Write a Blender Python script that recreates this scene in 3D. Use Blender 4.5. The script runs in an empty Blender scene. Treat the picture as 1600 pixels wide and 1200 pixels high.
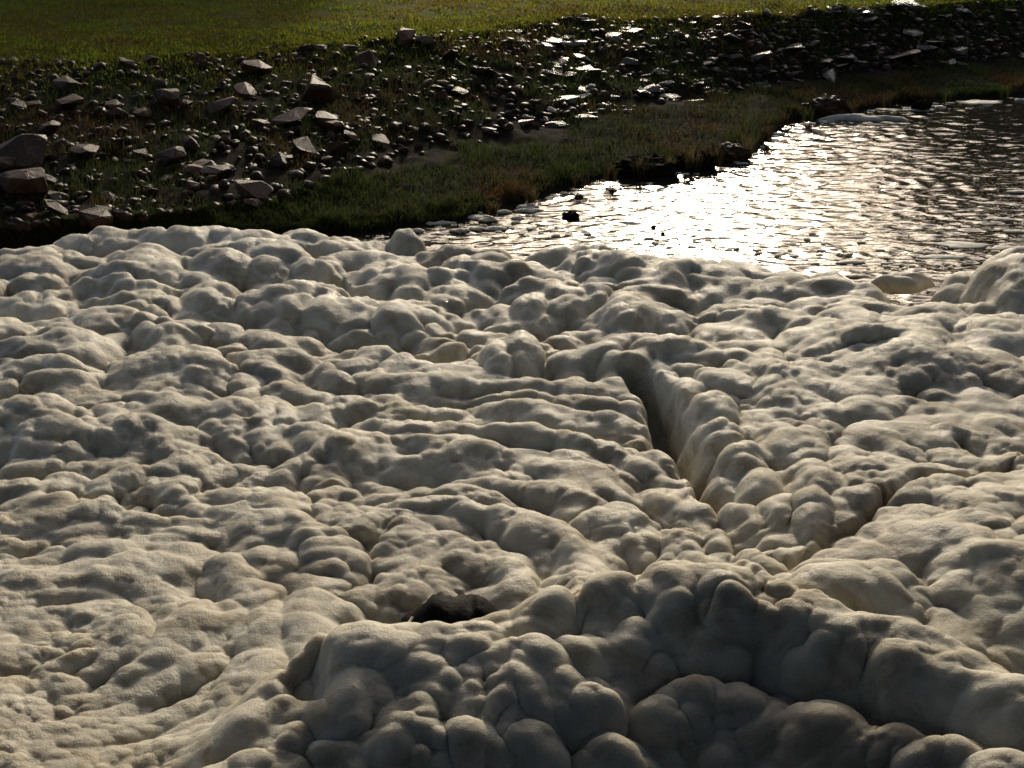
import bpy, bmesh, math, random
import numpy as np
from mathutils import Vector, Matrix, Euler

# ------------------------------------------------------------------ camera, sky, sun, exposure
C = bpy.context.scene.collection
SC = bpy.context.scene
R = math.radians
CAM_H, PITCH, F = 5.0, R(20.0), 2406.0          # metres, down tilt, focal length in photo pixels (1600 wide)
cam = bpy.data.cameras.new('camera'); cam.sensor_width = 36.0; cam.lens = 36.0 * F / 1600.0
cam.clip_start = 0.1; cam.clip_end = 600.0
co = bpy.data.objects.new('camera', cam); C.objects.link(co)
co.location = (0, 0, CAM_H); co.rotation_euler = (R(90) - PITCH, 0, 0)
SC.camera = co

SUN_EL, SUN_AZ = R(20.5), R(7.0)                 # azimuth measured from +Y (ahead) towards +X (right)
sun_dir = Vector((math.cos(SUN_EL) * math.sin(SUN_AZ), math.cos(SUN_EL) * math.cos(SUN_AZ), math.sin(SUN_EL)))
w = bpy.data.worlds.new('World'); SC.world = w; w.use_nodes = True
nt = w.node_tree; nt.nodes.clear()
sky = nt.nodes.new('ShaderNodeTexSky'); sky.sky_type = 'NISHITA'; sky.sun_disc = False
sky.sun_elevation = SUN_EL; sky.sun_rotation = SUN_AZ; sky.dust_density = 3.0; sky.air_density = 0.7; sky.ozone_density = 0.2
bg = nt.nodes.new('ShaderNodeBackground'); bg.inputs['Strength'].default_value = 0.165
wo = nt.nodes.new('ShaderNodeOutputWorld')
nt.links.new(sky.outputs[0], bg.inputs[0]); nt.links.new(bg.outputs[0], wo.inputs[0])
sl = bpy.data.lights.new('sun', 'SUN'); sl.energy = 2.7; sl.angle = R(6.0); sl.color = (1.0, 0.88, 0.68)
so = bpy.data.objects.new('sun', sl); C.objects.link(so)
so.rotation_euler = sun_dir.to_track_quat('Z', 'Y').to_euler(); so.location = sun_dir * 80
SC.view_settings.view_transform = 'Standard'; SC.view_settings.look = 'None'
SC.view_settings.gamma = 1.0; SC.view_settings.use_curve_mapping = False
SC.view_settings.exposure = -0.1

rng = np.random.default_rng(7)
random.seed(7)

# ------------------------------------------------------------------ pixel of the photo <-> point of the place
CP, SP = math.cos(PITCH), math.sin(PITCH)
def W(px, py, z=0.0):
    px = np.asarray(px, float); py = np.asarray(py, float)
    a = (px - 800.0) / F; b = (py - 600.0) / F
    t = (CAM_H - z) / (SP + b * CP)
    return np.stack([a * t, (CP - b * SP) * t, np.zeros_like(t) + z], -1)
def PIX(x, y, z=0.0):
    dz = z - CAM_H
    dep = y * CP - dz * SP
    up = y * SP + dz * CP
    return 800.0 + F * x / dep, 600.0 - F * up / dep

# ------------------------------------------------------------------ noise
def _h(*ks):
    v = np.zeros_like(ks[0], dtype=np.uint32)
    for k, m in zip(ks, (0x9E3779B1, 0x85EBCA77, 0xC2B2AE3D, 0x27D4EB2F)):
        v = (v ^ (k.astype(np.int64) & 0xFFFFFFFF).astype(np.uint32) * np.uint32(m)) * np.uint32(0x2545F491)
        v ^= v >> np.uint32(15)
    v *= np.uint32(0x2C1B3C6D); v ^= v >> np.uint32(12); v *= np.uint32(0x297A2D39); v ^= v >> np.uint32(15)
    return v.astype(np.float32) * np.float32(1.0 / 4294967296.0)
def _f(t): return t * t * t * (t * (t * 6 - 15) + 10)
def vn2(x, y, seed=0):
    ix = np.floor(x); iy = np.floor(y); fx = _f((x - ix).astype(np.float32)); fy = _f((y - iy).astype(np.float32))
    ix = ix.astype(np.int64); iy = iy.astype(np.int64); s = np.full_like(ix, seed)
    a = _h(ix, iy, s); b = _h(ix + 1, iy, s); c = _h(ix, iy + 1, s); d = _h(ix + 1, iy + 1, s)
    return ((a + (b - a) * fx) * (1 - fy) + (c + (d - c) * fx) * fy) * 2 - 1
def fbm2(x, y, seed=0, o=4, g=0.5):
    r = 0.0; a = 1.0; n = 0.0
    for k in range(o):
        r = r + a * vn2(x * 2 ** k + 17.3 * k, y * 2 ** k - 9.1 * k, seed + k); n += a; a *= g
    return r / n
def lobes2(x, y, seed=0, r=0.85, hv=0.6):
    """highest of round domes set on a jittered grid: convex lobes that meet in sharp creases"""
    ix = np.floor(x).astype(np.int64); iy = np.floor(y).astype(np.int64); out = np.zeros(x.shape, np.float32)
    for di in (-1, 0, 1):
        for dj in (-1, 0, 1):
            a = ix + di; b = iy + dj; s = np.full_like(a, seed)
            jx = a + 0.1 + 0.8 * _h(a, b, s); jy = b + 0.1 + 0.8 * _h(a, b, s + 1); k = _h(a, b, s + 2)
            rr = r * (0.65 + 0.5 * k)
            q = 1 - ((x - jx) ** 2 + (y - jy) ** 2) / (rr * rr)
            v = np.maximum(q, 0) ** 0.62 * (1 - hv + hv * k); v *= v; v *= v; out += v * v
    return out ** np.float32(0.125)
def lobes3(x, y, z, seed=0, r=0.9, hv=0.5):
    ix = np.floor(x).astype(np.int64); iy = np.floor(y).astype(np.int64); iz = np.floor(z).astype(np.int64)
    out = np.zeros(x.shape, np.float32)
    for di in (-1, 0, 1):
        for dj in (-1, 0, 1):
            for dk in (-1, 0, 1):
                a = ix + di; b = iy + dj; c = iz + dk; s = np.full_like(a, seed)
                k = _h(a, b, c, s)
                jx = a + 0.1 + 0.8 * k; jy = b + 0.1 + 0.8 * ((k * 57.31) % 1); jz = c + 0.1 + 0.8 * ((k * 131.7) % 1)
                rr = r * (0.7 + 0.4 * ((k * 293.1) % 1))
                q = 1 - ((x - jx) ** 2 + (y - jy) ** 2 + (z - jz) ** 2) / (rr * rr)
                v = np.maximum(q, 0) ** 0.62 * (1 - hv + hv * ((k * 71.9) % 1)); v *= v; v *= v; out += v * v
    return out ** np.float32(0.125)
def sstep(a, b, x):
    t = np.clip((x - a) / (b - a), 0, 1); return t * t * (3 - 2 * t)
def smax(a, b, k):
    h = np.clip(0.5 + 0.5 * (a - b) / k, 0, 1); return b + (a - b) * h + k * h * (1 - h)

# ------------------------------------------------------------------ object helpers
def mesh_np(name, V, Fq, smooth=True):
    """V (n,3), Fq (m,3 or 4) -> mesh"""
    me = bpy.data.meshes.new(name); n = len(V); m, k = Fq.shape
    me.vertices.add(n); me.vertices.foreach_set('co', np.ascontiguousarray(V, np.float32).ravel())
    me.loops.add(m * k); me.loops.foreach_set('vertex_index', np.ascontiguousarray(Fq, np.int32).ravel())
    me.polygons.add(m); me.polygons.foreach_set('loop_start', np.arange(0, m * k, k, dtype=np.int32))
    if smooth: me.polygons.foreach_set('use_smooth', np.ones(m, bool))
    me.update(calc_edges=True); return me
def grid_faces(nr, nc):
    i = np.arange(nr * nc).reshape(nr, nc)
    return np.stack([i[:-1, :-1], i[:-1, 1:], i[1:, 1:], i[1:, :-1]], -1).reshape(-1, 4)
def obj(name, me, m, parent=None):
    o = bpy.data.objects.new(name, me); C.objects.link(o)
    if m and not me.materials: me.materials.append(m)
    if parent: o.parent = parent
    return o
def tag(o, label=None, cat=None, group=None, kind=None):
    if label: o['label'] = label
    if cat: o['category'] = cat
    if group: o['group'] = group
    if kind: o['kind'] = kind
    return o

# ------------------------------------------------------------------ materials
class NT:
    def __init__(s, name):
        s.m = bpy.data.materials.new(name); s.m.use_nodes = True; s.t = s.m.node_tree
        s.p = s.t.nodes['Principled BSDF']; s.o = s.t.nodes['Material Output']
    def n(s, kind, **kw):
        x = s.t.nodes.new(kind)
        for k, v in kw.items():
            if k in x.inputs: x.inputs[k].default_value = v
            else: setattr(x, k, v)
        return x
    def l(s, a, b): s.t.links.new(a, b)
    def coord(s, scale=(1, 1, 1), kind='Object'):
        tc = s.n('ShaderNodeTexCoord'); mp = s.n('ShaderNodeMapping'); mp.inputs['Scale'].default_value = scale
        s.l(tc.outputs[kind], mp.inputs[0]); return mp.outputs[0]
    def noise(s, v, scale, detail=4, rough=0.55, dist=0.0):
        x = s.n('ShaderNodeTexNoise', Scale=scale, Detail=detail, Roughness=rough, Distortion=dist); s.l(v, x.inputs['Vector']); return x.outputs['Fac']
    def ramp(s, f, stops):
        r = s.n('ShaderNodeValToRGB'); e = r.color_ramp.elements
        while len(e) < len(stops): e.new(0.5)
        for q, (p, c) in zip(e, stops): q.position = p; q.color = (*c, 1) if len(c) == 3 else c
        s.l(f, r.inputs[0]); return r.outputs[0]
    def math(s, op, a, b=None):
        x = s.n('ShaderNodeMath', operation=op)
        for k, v in enumerate((a, b)):
            if v is None: continue
            if isinstance(v, (int, float)): x.inputs[k].default_value = v
            else: s.l(v, x.inputs[k])
        return x.outputs[0]
    def mix(s, f, a, b):
        x = s.n('ShaderNodeMix', data_type='RGBA')
        for k, v in ((0, f), (6, a), (7, b)):
            if isinstance(v, (int, float)): x.inputs[k].default_value = v
            elif isinstance(v, tuple): x.inputs[k].default_value = (*v, 1)
            else: s.l(v, x.inputs[k])
        return x.outputs[2]
    def bump(s, h, strength, dist, prev=None):
        b = s.n('ShaderNodeBump', Strength=strength, Distance=dist); s.l(h, b.inputs['Height'])
        if prev: s.l(prev, b.inputs['Normal'])
        return b.outputs[0]
    def set(s, **kw):
        for k, v in kw.items():
            k = k.replace('_', ' ')
            s.p.inputs[k].default_value = v

def mat_foam():
    s = NT('foam'); v = s.coord()
    big = s.noise(v, 0.9, 5, 0.6, 0.6); mid = s.noise(v, 5.0, 4, 0.6, 0.5)
    c = s.ramp(big, [(0.30, (0.36, 0.325, 0.255)), (0.55, (0.60, 0.562, 0.445)), (0.75, (0.69, 0.65, 0.525))])
    c2 = s.ramp(mid, [(0.3, (0.78, 0.77, 0.76)), (0.65, (1, 1, 1))])
    mm = s.n('ShaderNodeMix', data_type='RGBA', blend_type='MULTIPLY'); mm.inputs[0].default_value = 0.7
    s.l(c, mm.inputs[6]); s.l(c2, mm.inputs[7]); s.l(mm.outputs[2], s.p.inputs['Base Color'])
    sp = s.ramp(s.noise(v, 46, 3, 0.7), [(0.60, (1, 1, 1)), (0.74, (0.62, 0.56, 0.46))])
    m3 = s.n('ShaderNodeMix', data_type='RGBA', blend_type='MULTIPLY'); m3.inputs[0].default_value = 0.8
    s.l(mm.outputs[2], m3.inputs[6]); s.l(sp, m3.inputs[7]); s.l(m3.outputs[2], s.p.inputs['Base Color'])
    sv = s.coord((0.6, 1.2, 1.0)); st = s.ramp(s.noise(sv, 2.2, 6, 0.62, 1.6), [(0.50, (1, 1, 1)), (0.60, (0.74, 0.67, 0.56)), (0.70, (0.95, 0.93, 0.9))])
    m4 = s.n('ShaderNodeMix', data_type='RGBA', blend_type='MULTIPLY'); m4.inputs[0].default_value = 0.75
    s.l(m3.outputs[2], m4.inputs[6]); s.l(st, m4.inputs[7]); s.l(m4.outputs[2], s.p.inputs['Base Color'])
    wet = s.ramp(s.noise(v, 2.6, 4, 0.6), [(0.36, (0.42, 0.42, 0.42)), (0.60, (0.68, 0.68, 0.68))]); s.l(wet, s.p.inputs['Roughness'])
    f1 = s.noise(v, 28, 5, 0.6); f2 = s.noise(v, 120, 3, 0.6)
    vo = s.n('ShaderNodeTexVoronoi', Scale=120.0); s.l(v, vo.inputs['Vector'])
    b = s.bump(f1, 0.5, 0.022); b = s.bump(f2, 0.55, 0.009, b); b = s.bump(vo.outputs['Distance'], 0.4, 0.005, b)
    at = s.n('ShaderNodeAttribute', attribute_name='froth')
    v2 = s.n('ShaderNodeTexVoronoi', Scale=19.0); s.l(v, v2.inputs['Vector']); v3 = s.n('ShaderNodeTexVoronoi', Scale=60.0); s.l(v, v3.inputs['Vector'])
    fh = s.math('MULTIPLY', s.math('ADD', s.math('SUBTRACT', 1.0, v2.outputs['Distance']), s.math('MULTIPLY', s.math('SUBTRACT', 1.0, v3.outputs['Distance']), 0.5)), at.outputs['Fac'])
    b = s.bump(fh, 0.36, 0.018, b)
    s.l(b, s.p.inputs['Normal'])
    s.set(Roughness=0.5, Subsurface_Weight=0.85, Subsurface_Scale=0.085, Subsurface_Radius=(1.0, 0.9, 0.75))
    s.p.inputs['Specular IOR Level'].default_value = 0.17
    return s.m
def mat_water():
    s = NT('water'); v = s.coord((0.42, 1, 1))
    a = s.noise(v, 14.0, 2, 0.5, 0.5)
    n = s.bump(a, 0.30, 0.022); s.l(n, s.p.inputs['Normal'])
    s.set(Base_Color=(0.018, 0.016, 0.011, 1), Roughness=0.06, IOR=1.33)
    return s.m
def mat_soil(name, a, b, c, scale=2.0):
    s = NT(name); v = s.coord()
    n1 = s.noise(v, scale, 6, 0.65, 0.3); n2 = s.noise(v, scale * 14, 5, 0.7)
    col = s.ramp(n1, [(0.32, a), (0.5, b), (0.66, c)])
    s.l(s.mix(s.math('MULTIPLY', n2, 0.5), col, a), s.p.inputs['Base Color'])
    s.l(s.bump(n2, 0.7, 0.06, s.bump(n1, 0.5, 0.2)), s.p.inputs['Normal'])
    s.set(Roughness=0.95); s.p.inputs['Specular IOR Level'].default_value = 0.05
    return s.m
def mat_rock(name, a, b, rough=0.36, spec=0.4):
    s = NT(name); v = s.coord()
    oi = s.n('ShaderNodeObjectInfo')
    n1 = s.noise(v, 3.0, 5, 0.6); n2 = s.noise(v, 18, 6, 0.7)
    col = s.ramp(n1, [(0.3, a), (0.7, b)])
    tint = s.ramp(oi.outputs['Random'], [(0.0, (0.55, 0.52, 0.48)), (0.5, (0.95, 0.9, 0.82)), (1.0, (1.2, 0.98, 0.8))])
    mm = s.n('ShaderNodeMix', data_type='RGBA', blend_type='MULTIPLY'); mm.inputs[0].default_value = 1.0
    s.l(col, mm.inputs[6]); s.l(tint, mm.inputs[7])
    s.l(mm.outputs[2], s.p.inputs['Base Color'])
    s.l(s.bump(n2, 0.55, 0.03), s.p.inputs['Normal'])
    s.l(s.math('ADD', s.math('MULTIPLY', n2, 0.35), rough - 0.17), s.p.inputs['Roughness'])
    s.p.inputs['Specular IOR Level'].default_value = spec
    return s.m
def mat_grass(name):
    s = NT(name)
    at = s.n('ShaderNodeAttribute', attribute_name='tint')
    s.l(at.outputs['Color'], s.p.inputs['Base Color'])
    s.set(Roughness=0.8); s.p.inputs['Specular IOR Level'].default_value = 0.08
    tr = s.n('ShaderNodeBsdfTranslucent'); s.l(at.outputs['Color'], tr.inputs['Color'])
    mx = s.n('ShaderNodeMixShader'); mx.inputs[0].default_value = 0.62
    s.l(s.p.outputs[0], mx.inputs[1]); s.l(tr.outputs[0], mx.inputs[2]); s.l(mx.outputs[0], s.o.inputs['Surface'])
    return s.m
M = dict(
    foam=mat_foam(), water=mat_water(),
    bank=mat_soil('bank_soil', (0.010, 0.008, 0.005), (0.021, 0.015, 0.008), (0.018, 0.021, 0.008)),
    lawn=mat_soil('lawn_soil', (0.09, 0.062, 0.02), (0.12, 0.13, 0.018), (0.12, 0.155, 0.018), 0.8),
    rock=mat_rock('wet_stone', (0.028, 0.014, 0.007), (0.092, 0.044, 0.022), 0.44, 0.15),
    slab=mat_rock('wet_slab', (0.045, 0.034, 0.024), (0.12, 0.088, 0.060), 0.27, 0.6),
    black_rock=mat_rock('black_stone', (0.002, 0.002, 0.002), (0.005, 0.005, 0.0048), 0.7, 0.05),
    dry_wood=mat_rock('dry_wood', (0.10, 0.08, 0.05), (0.22, 0.18, 0.12), 0.6),
    leaves=mat_soil('tree_leaves', (0.02, 0.03, 0.008), (0.035, 0.05, 0.012), (0.045, 0.06, 0.015), 0.4),
    grass=mat_grass('grass_blades'))

# ------------------------------------------------------------------ the bank: shoreline, foot of the stones, edge of the lawn (photo pixels, height)
def line(pts, z):
    p = np.array(pts, float); return lambda c: W(c, np.interp(c, p[:, 0], p[:, 1]), z)
SHORE = line([(-700, 470), (0, 402), (350, 378), (600, 366), (720, 350), (820, 318), (930, 285), (1000, 274), (1060, 264), (1120, 256), (1180, 240), (1205, 212), (1230, 192), (1310, 182), (1400, 164), (1600, 150), (2300, 118)], 0.0)
FOOT = line([(-700, 400), (0, 352), (200, 345), (450, 300), (620, 244), (900, 182), (1150, 138), (1350, 110), (1600, 90), (2300, 60)], 0.38)
EDGE = line([(-700, 170), (0, 100), (350, 86), (600, 66), (800, 46), (900, 30), (1200, 24), (1400, 10), (1600, -4), (2300, -30)], 1.4)
def bank_pt(c, t):
    """c photo column, t: -1..0 under water, 0..1 grass strip, 1..2 stone slope, 2..3 lawn"""
    c = np.asarray(c, float); t = np.asarray(t, float); c, t = np.broadcast_arrays(c, t)
    s, k, e = SHORE(c), FOOT(c), EDGE(c)
    out = np.empty(c.shape + (3,))
    u = np.clip(t, -1, 0)[..., None]; out[...] = s + u * np.array([-0.4, 2.5, 0.9])
    u = np.clip(t, 0, 1)[..., None]; g = s + (k - s) * u
    g[..., 2] = 0.07 * sstep(0, 0.1, u[..., 0]) + 0.31 * u[..., 0]
    out = np.where((t > 0)[..., None], g, out)
    u = np.clip(t - 1, 0, 1)[..., None]; out = np.where((t > 1)[..., None], k + (e - k) * u, out)
    u = np.clip(t - 2, 0, 1)[..., None]; far = e + np.array([12.0, 110.0, 3.0]) * u ** 2 + np.array([1.0, 8.0, 0.15]) * u
    out = np.where((t > 2)[..., None], far, out)
    x, y = out[..., 0], out[..., 1]
    n = 0.10 * fbm2(x * 1.3, y * 1.3, 3, 4) * sstep(0.1, 1.0, t) + 0.03 * fbm2(x * 5, y * 5, 9, 3) * sstep(0.0, 0.2, t)
    out[..., 2] += n
    return out

cs = np.concatenate([np.linspace(-700, -20, 60), np.linspace(0, 1600, 420), np.linspace(1620, 2300, 60)])
ts = np.concatenate([np.linspace(-1, 0, 8), np.linspace(0.02, 1, 50), np.linspace(1.01, 2, 70), 2 + np.linspace(0.02, 1, 32) ** 1.7])
cc, tt = np.meshgrid(cs, ts)
P = bank_pt(cc, tt)
# edge of the water is ragged
sh = 0.18 * fbm2(P[..., 0] * 1.6, P[..., 1] * 1.6, 21, 4) * (1 - sstep(0.5, 1.2, np.abs(tt)))
P[..., 1] += sh
nr, nc = cc.shape
me = mesh_np('bank', P.reshape(-1, 3), grid_faces(nr, nc))
me.materials.append(M['bank']); me.materials.append(M['lawn'])
mi = np.where(tt[:-1, :-1] > 1.99, 1, 0).astype(np.int32).ravel(); me.polygons.foreach_set('material_index', mi)
tag(obj('bank', me, None), 'dark river bank rising from the water to a lawn', None, None, 'structure')

# ------------------------------------------------------------------ water
def water_h(x, y):
    wx = x + 0.15 * fbm2(x * 1.1, y * 1.1, 71, 2); wy = y + 0.15 * fbm2(x * 1.1 + 9, y * 1.1, 72, 2)
    a = 1 - np.abs(fbm2(wx * 2.6, wy * 4.4, 51, 2)) * 2
    return 0.009 * a + 0.011 * vn2(wx * 5.5 + 3, wy * 9, 57)
nr, nc = 400, 330
u = np.linspace(-0.4, 1.0, nc); yy = np.geomspace(15.0, 36.0, nr)
Y, U = np.meshgrid(yy, u, indexing='ij'); X = U * Y * 0.46
Zw = water_h(X, Y)
me = mesh_np('water', np.stack([X, Y, Zw], -1).reshape(-1, 3), grid_faces(nr, nc))
tag(obj('water', me, M['water']), 'dark rippled river water with bright sun glints', None, None, 'structure')
me = mesh_np('river_bed', np.array([[-60, -20, -0.9], [120, -20, -0.9], [120, 60, -0.9], [-60, 60, -0.9]], float), np.array([[0, 1, 2, 3]]))
tag(obj('river_bed', me, M['bank']), 'dark river bed below the water', None, None, 'structure')

# ------------------------------------------------------------------ foam
ZR = 0.5                                             # reference height for the foam's layout in photo pixels
nr, nc = 1600, 940
yy = np.geomspace(5.2, 21.5, nr); uu = np.linspace(-1, 1, nc)
Y, U = np.meshgrid(yy, uu, indexing='ij'); X = U * (Y * 0.40 + 0.35)
PX, PY = PIX(X, Y, ZR)
def gs(px, py, sx, sy, rot=0.0):
    dx, dy = PX - px, PY - py
    if rot:
        c, s = math.cos(rot), math.sin(rot); dx, dy = c * dx + s * dy, -s * dx + c * dy
    return np.exp(-0.5 * ((dx / sx) ** 2 + (dy / sy) ** 2))
def iv(pts, col=None):
    p = np.array(pts, float); return np.interp(PX if col is None else col, p[:, 0], p[:, 1])
wx = X + 0.22 * fbm2(X * 1.6, Y * 1.6, 101, 3) + 0.07 * fbm2(X * 5, Y * 5, 103, 2); wy = Y + 0.22 * fbm2(X * 1.6 + 40, Y * 1.6, 102, 3) + 0.07 * fbm2(X * 5 + 31, Y * 5, 104, 2)

# large shape
crest = iv([(-400, 1330), (150, 1290), (380, 1180), (480, 1130), (640, 1110), (800, 1105), (900, 1040), (1050, 1020), (1180, 1055), (1300, 1085), (1420, 1120), (1600, 1195), (2000, 1330)])
ch = iv([(-400, 0), (200, 0.0), (420, 0.20), (560, 0.42), (700, 0.42), (900, 0.46), (1100, 0.50), (1300, 0.46), (1600, 0.40)])
d = PY - crest + 16 * fbm2(X * 2, Y * 2, 111, 3)
rise = np.where(d < 0, np.exp(-0.5 * (d / 48.0) ** 2), 1 - 2.1 * sstep(0, 1, d / iv([(850, 290), (1000, 220), (1130, 130), (1400, 115), (1600, 80)])))
macro = 0.5 + ch * rise
macro += 0.42 * gs(1580, 930, 190, 100) + 0.16 * gs(1320, 700, 150, 140) + 0.10 * gs(1500, 560, 220, 60)
macro += 0.08 * gs(250, 400, 300, 40) + 0.10 * gs(120, 500, 260, 50) - 0.08 * gs(560, 730, 300, 70) - 0.12 * gs(250, 1150, 160, 80) - 0.14 * gs(710, 990, 90, 28)
macro += 0.05 * fbm2(X * 0.7, Y * 0.7, 115, 3)

# lumps of the whole sheet
far = 1 - sstep(560, 720, PY)
fg = np.clip(sstep(-30, 60, d) * sstep(200, 420, PX + 0.4 * (PY - 1000)), 0, 1)
right = sstep(1060, 1180, PX - 0.25 * (PY - 560)) * (1 - fg)
left = (1 - sstep(180, 420, PX)) * sstep(860, 980, PY) * (1 - fg)
A = lobes2(wx / 0.85, wy / 0.66, 201, 0.88, 0.6)
A3 = lobes2(wx / 0.46, wy / 0.42, 221, 0.92, 0.7)
A2 = lobes2(wx / 0.34, wy / 0.30, 211, 0.85, 0.4)
amp = 0.38 * far + 0.13 * (1 - far)
amp = amp * (1 - right * 0.3) * (1 - left * 0.6); amp = amp * (1 - fg)
amp2 = 0.15 * (1 - right * 0.35) * (1 - left * 0.5) * (1 - 0.3 * fg)
# swirls: ropes wound round two centres
def ropes(cx, cy, r0, r1, a0, a1, wid, ln, seed):
    dx, dy = X + 0.45 * (wx - X) - cx, Y + 0.45 * (wy - Y) - cy; r = np.hypot(dx, dy); th = np.degrees(np.arctan2(dy, dx))
    m = sstep(r0 * 0.7, r0, r) * (1 - sstep(r1, r1 * 1.15, r)) * sstep(a0 - 20, a0 + 5, th) * (1 - sstep(a1 - 5, a1 + 20, th))
    return m, lobes2(np.radians(th) * r / ln, r / wid, seed, 0.95, 0.55)
c1 = W(540, 905, ZR); c2 = W(70, 1000, ZR)
m1, L1 = ropes(c1[0], c1[1], 1.0, 3.5, -15, 80, 0.225, 0.55, 301)
m2, L2 = ropes(c2[0], c2[1], 0.35, 1.6, -60, 110, 0.20, 0.55, 311)
m1 = m1 * (1 - right) * (1 - fg) * (1 - m2); m2 = m2 * (1 - fg)
flow = np.clip(m1 + m2, 0, 1)
H = macro + (1 - 0.72 * flow) * (amp * (A - 0.4) + amp2 * (A2 - 0.4) + fg * 0.24 * (1 - 0.75 * sstep(1040, 1130, PX) * sstep(20, 60, d)) * (A3 - 0.45)) + m1 * 0.23 * (L1 - 0.4) + m1 * 0.05 * (lobes2(wx / 0.21, wy / 0.21, 341, 0.9, 0.5) - 0.4) + m2 * 0.12 * (L2 - 0.4)

# single mounds read off the photograph: column, row, half width, half depth (pixels on the reference level), height, turn
DOMES = [
    (60, 455, 90, 34, .30, 0), (160, 402, 130, 30, .30, 0), (300, 400, 150, 34, .34, .05), (420, 405, 90, 24, .26, 0), (545, 375, 95, 24, .30, 0),
    (640, 388, 46, 26, .34, 0), (230, 452, 85, 34, .30, 0), (560, 430, 110, 22, .22, 0), (420, 440, 80, 24, .24, 0),
    (330, 490, 60, 30, .26, 0), (640, 470, 40, 18, .22, 0), (200, 530, 75, 26, .22, 0), (60, 560, 70, 30, .2, 0), (420, 560, 60, 24, .22, 0),
    (776, 580, 40, 26, .26, 0), (812, 572, 40, 26, .27, 0), (720, 560, 60, 18, .18, 0), (825, 495, 40, 26, .28, 0), (980, 510, 60, 32, .3, 0), (700, 470, 90, 24, .2, 0),
    (50, 690, 130, 55, .30, 0), (210, 690, 120, 46, .24, 0), (390, 660, 110, 42, .22, 0), (530, 700, 130, 40, .22, 0), (290, 600, 70, 26, .18, 0), (640, 620, 60, 28, .2, 0),
    (60, 780, 120, 40, .14, 0), (160, 860, 120, 40, .12, 0), (200, 740, 110, 30, .14, 0),
    (1075, 632, 44, 34, .24, 0), (1112, 668, 48, 34, .26, 0), (1128, 712, 46, 34, .26, 0), (1160, 752, 50, 36, .25, 0), (1185, 798, 48, 36, .22, 0), (1215, 840, 46, 34, .2, 0), (1265, 850, 40, 44, .22, 0), (1000, 575, 40, 26, .22, 0), (895, 625, 36, 22, .20, 0),
    (1270, 800, 60, 60, .16, 0), (1440, 540, 90, 34, .22, 0), (1585, 480, 85, 50, .46, 0), (1560, 560, 110, 40, .24, 0), (1300, 560, 110, 34, .14, 0), (1480, 700, 100, 34, .14, 0),
    (1200, 510, 120, 30, .16, 0), (1100, 470, 110, 28, .18, 0), (920, 460, 90, 22, .18, 0),
    # foreground billows
    (600, 1128, 150, 56, .25, 0), (720, 1140, 110, 50, .18, 0), (640, 1200, 85, 60, .26, 0), (530, 1240, 80, 55, .22, 0), (440, 1130, 90, 50, .22, -.3), (350, 1180, 100, 50, .2, -.3),
    (800, 1190, 80, 55, .22, 0), (880, 1100, 90, 40, .16, 0), (960, 1150, 80, 60, .2, 0), (1100, 1040, 130, 60, .26, 0), (1000, 1080, 70, 40, .18, 0),
    (1330, 990, 160, 58, .26, .1), (1130, 1030, 90, 40, .24, 0), (1290, 1080, 120, 40, .2, .2), (1430, 1125, 120, 40, .2, .3), (1560, 1180, 120, 40, .2, .35), (1390, 1165, 150, 44, .26, .3), (1220, 1125, 110, 40, .24, .2),
    (880, 1150, 110, 50, .30, .1), (940, 1215, 90, 40, .26, 0), (740, 1210, 80, 46, .26, 0),
    (430, 1310, 110, 50, .25, 0), (840, 1310, 80, 40, .25, 0),
]
for px, row, z, rx in ((950, 1165, .50, 70), (1015, 1116, .54, 80), (1100, 1094, .57, 100), (1190, 1104, .56, 90), (1280, 1118, .57, 100), (1380, 1140, .59, 100), (1480, 1162, .62, 100), (1590, 1190, .65, 110), (1130, 1150, .44, 110), (1290, 1170, .46, 120)):
    z += .16; q = W(px, row, z); _px, _py = PIX(q[0], q[1], ZR); DOMES.append((float(_px), float(_py), rx * 1.45, 48, .34, .12, z))
for (px, py, rx, ry, h, rot, *top) in DOMES:
    dx, dy = PX - px + 14 * (wx - X) / 0.22 * rx / 90, PY - py + 10 * (wy - Y) / 0.22 * ry / 40
    if rot:
        c, s = math.cos(rot), math.sin(rot); dx, dy = c * dx + s * dy, -s * dx + c * dy
    q = (dx / rx) ** 2 + (dy / ry) ** 2; k = q < 1.3
    if not k.any(): continue
    b = float(macro[q < 0.5].mean()) - 0.02 if (q < 0.5).any() else 0.5; h *= 1 if top else (1.2 if py < 1000 else 0.85)
    if top: b = top[0] - h * 1.05 + 0.1
    q = q[k]; dome = b - 0.10 + h * 1.05 * np.where(q < 1, np.maximum(1 - q, 0) ** (0.65 if py < 1000 else 0.9), 1 - q) + (A2[k] - 0.5) * 0.07 + (A3[k] - 0.5) * 0.09 * (py > 1000)
    H[k] = smax(H[k], dome, 0.03)

# far edge of the sheet: rounds off into the water
edge = iv([(-700, 440), (0, 402), (130, 384), (260, 384), (360, 380), (440, 386), (520, 372), (600, 376), (640, 376), (690, 392), (740, 392), (860, 392), (1000, 398), (1080, 404), (1200, 412), (1300, 424), (1360, 440), (1400, 462), (1450, 458), (1500, 432), (1600, 430), (2300, 400)])
ed = (PY - edge + 9 * fbm2(X * 2.2, Y * 2.2, 411, 3)) / 30.0
prof = np.sqrt(np.clip(1 - (1 - np.clip(ed, 0, 1)) ** 2, 0, 1))
H = np.where(ed > 0, H * prof - 0.05 * (1 - prof), -0.05 - 0.5 * np.clip(-ed, 0, 1))

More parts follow.
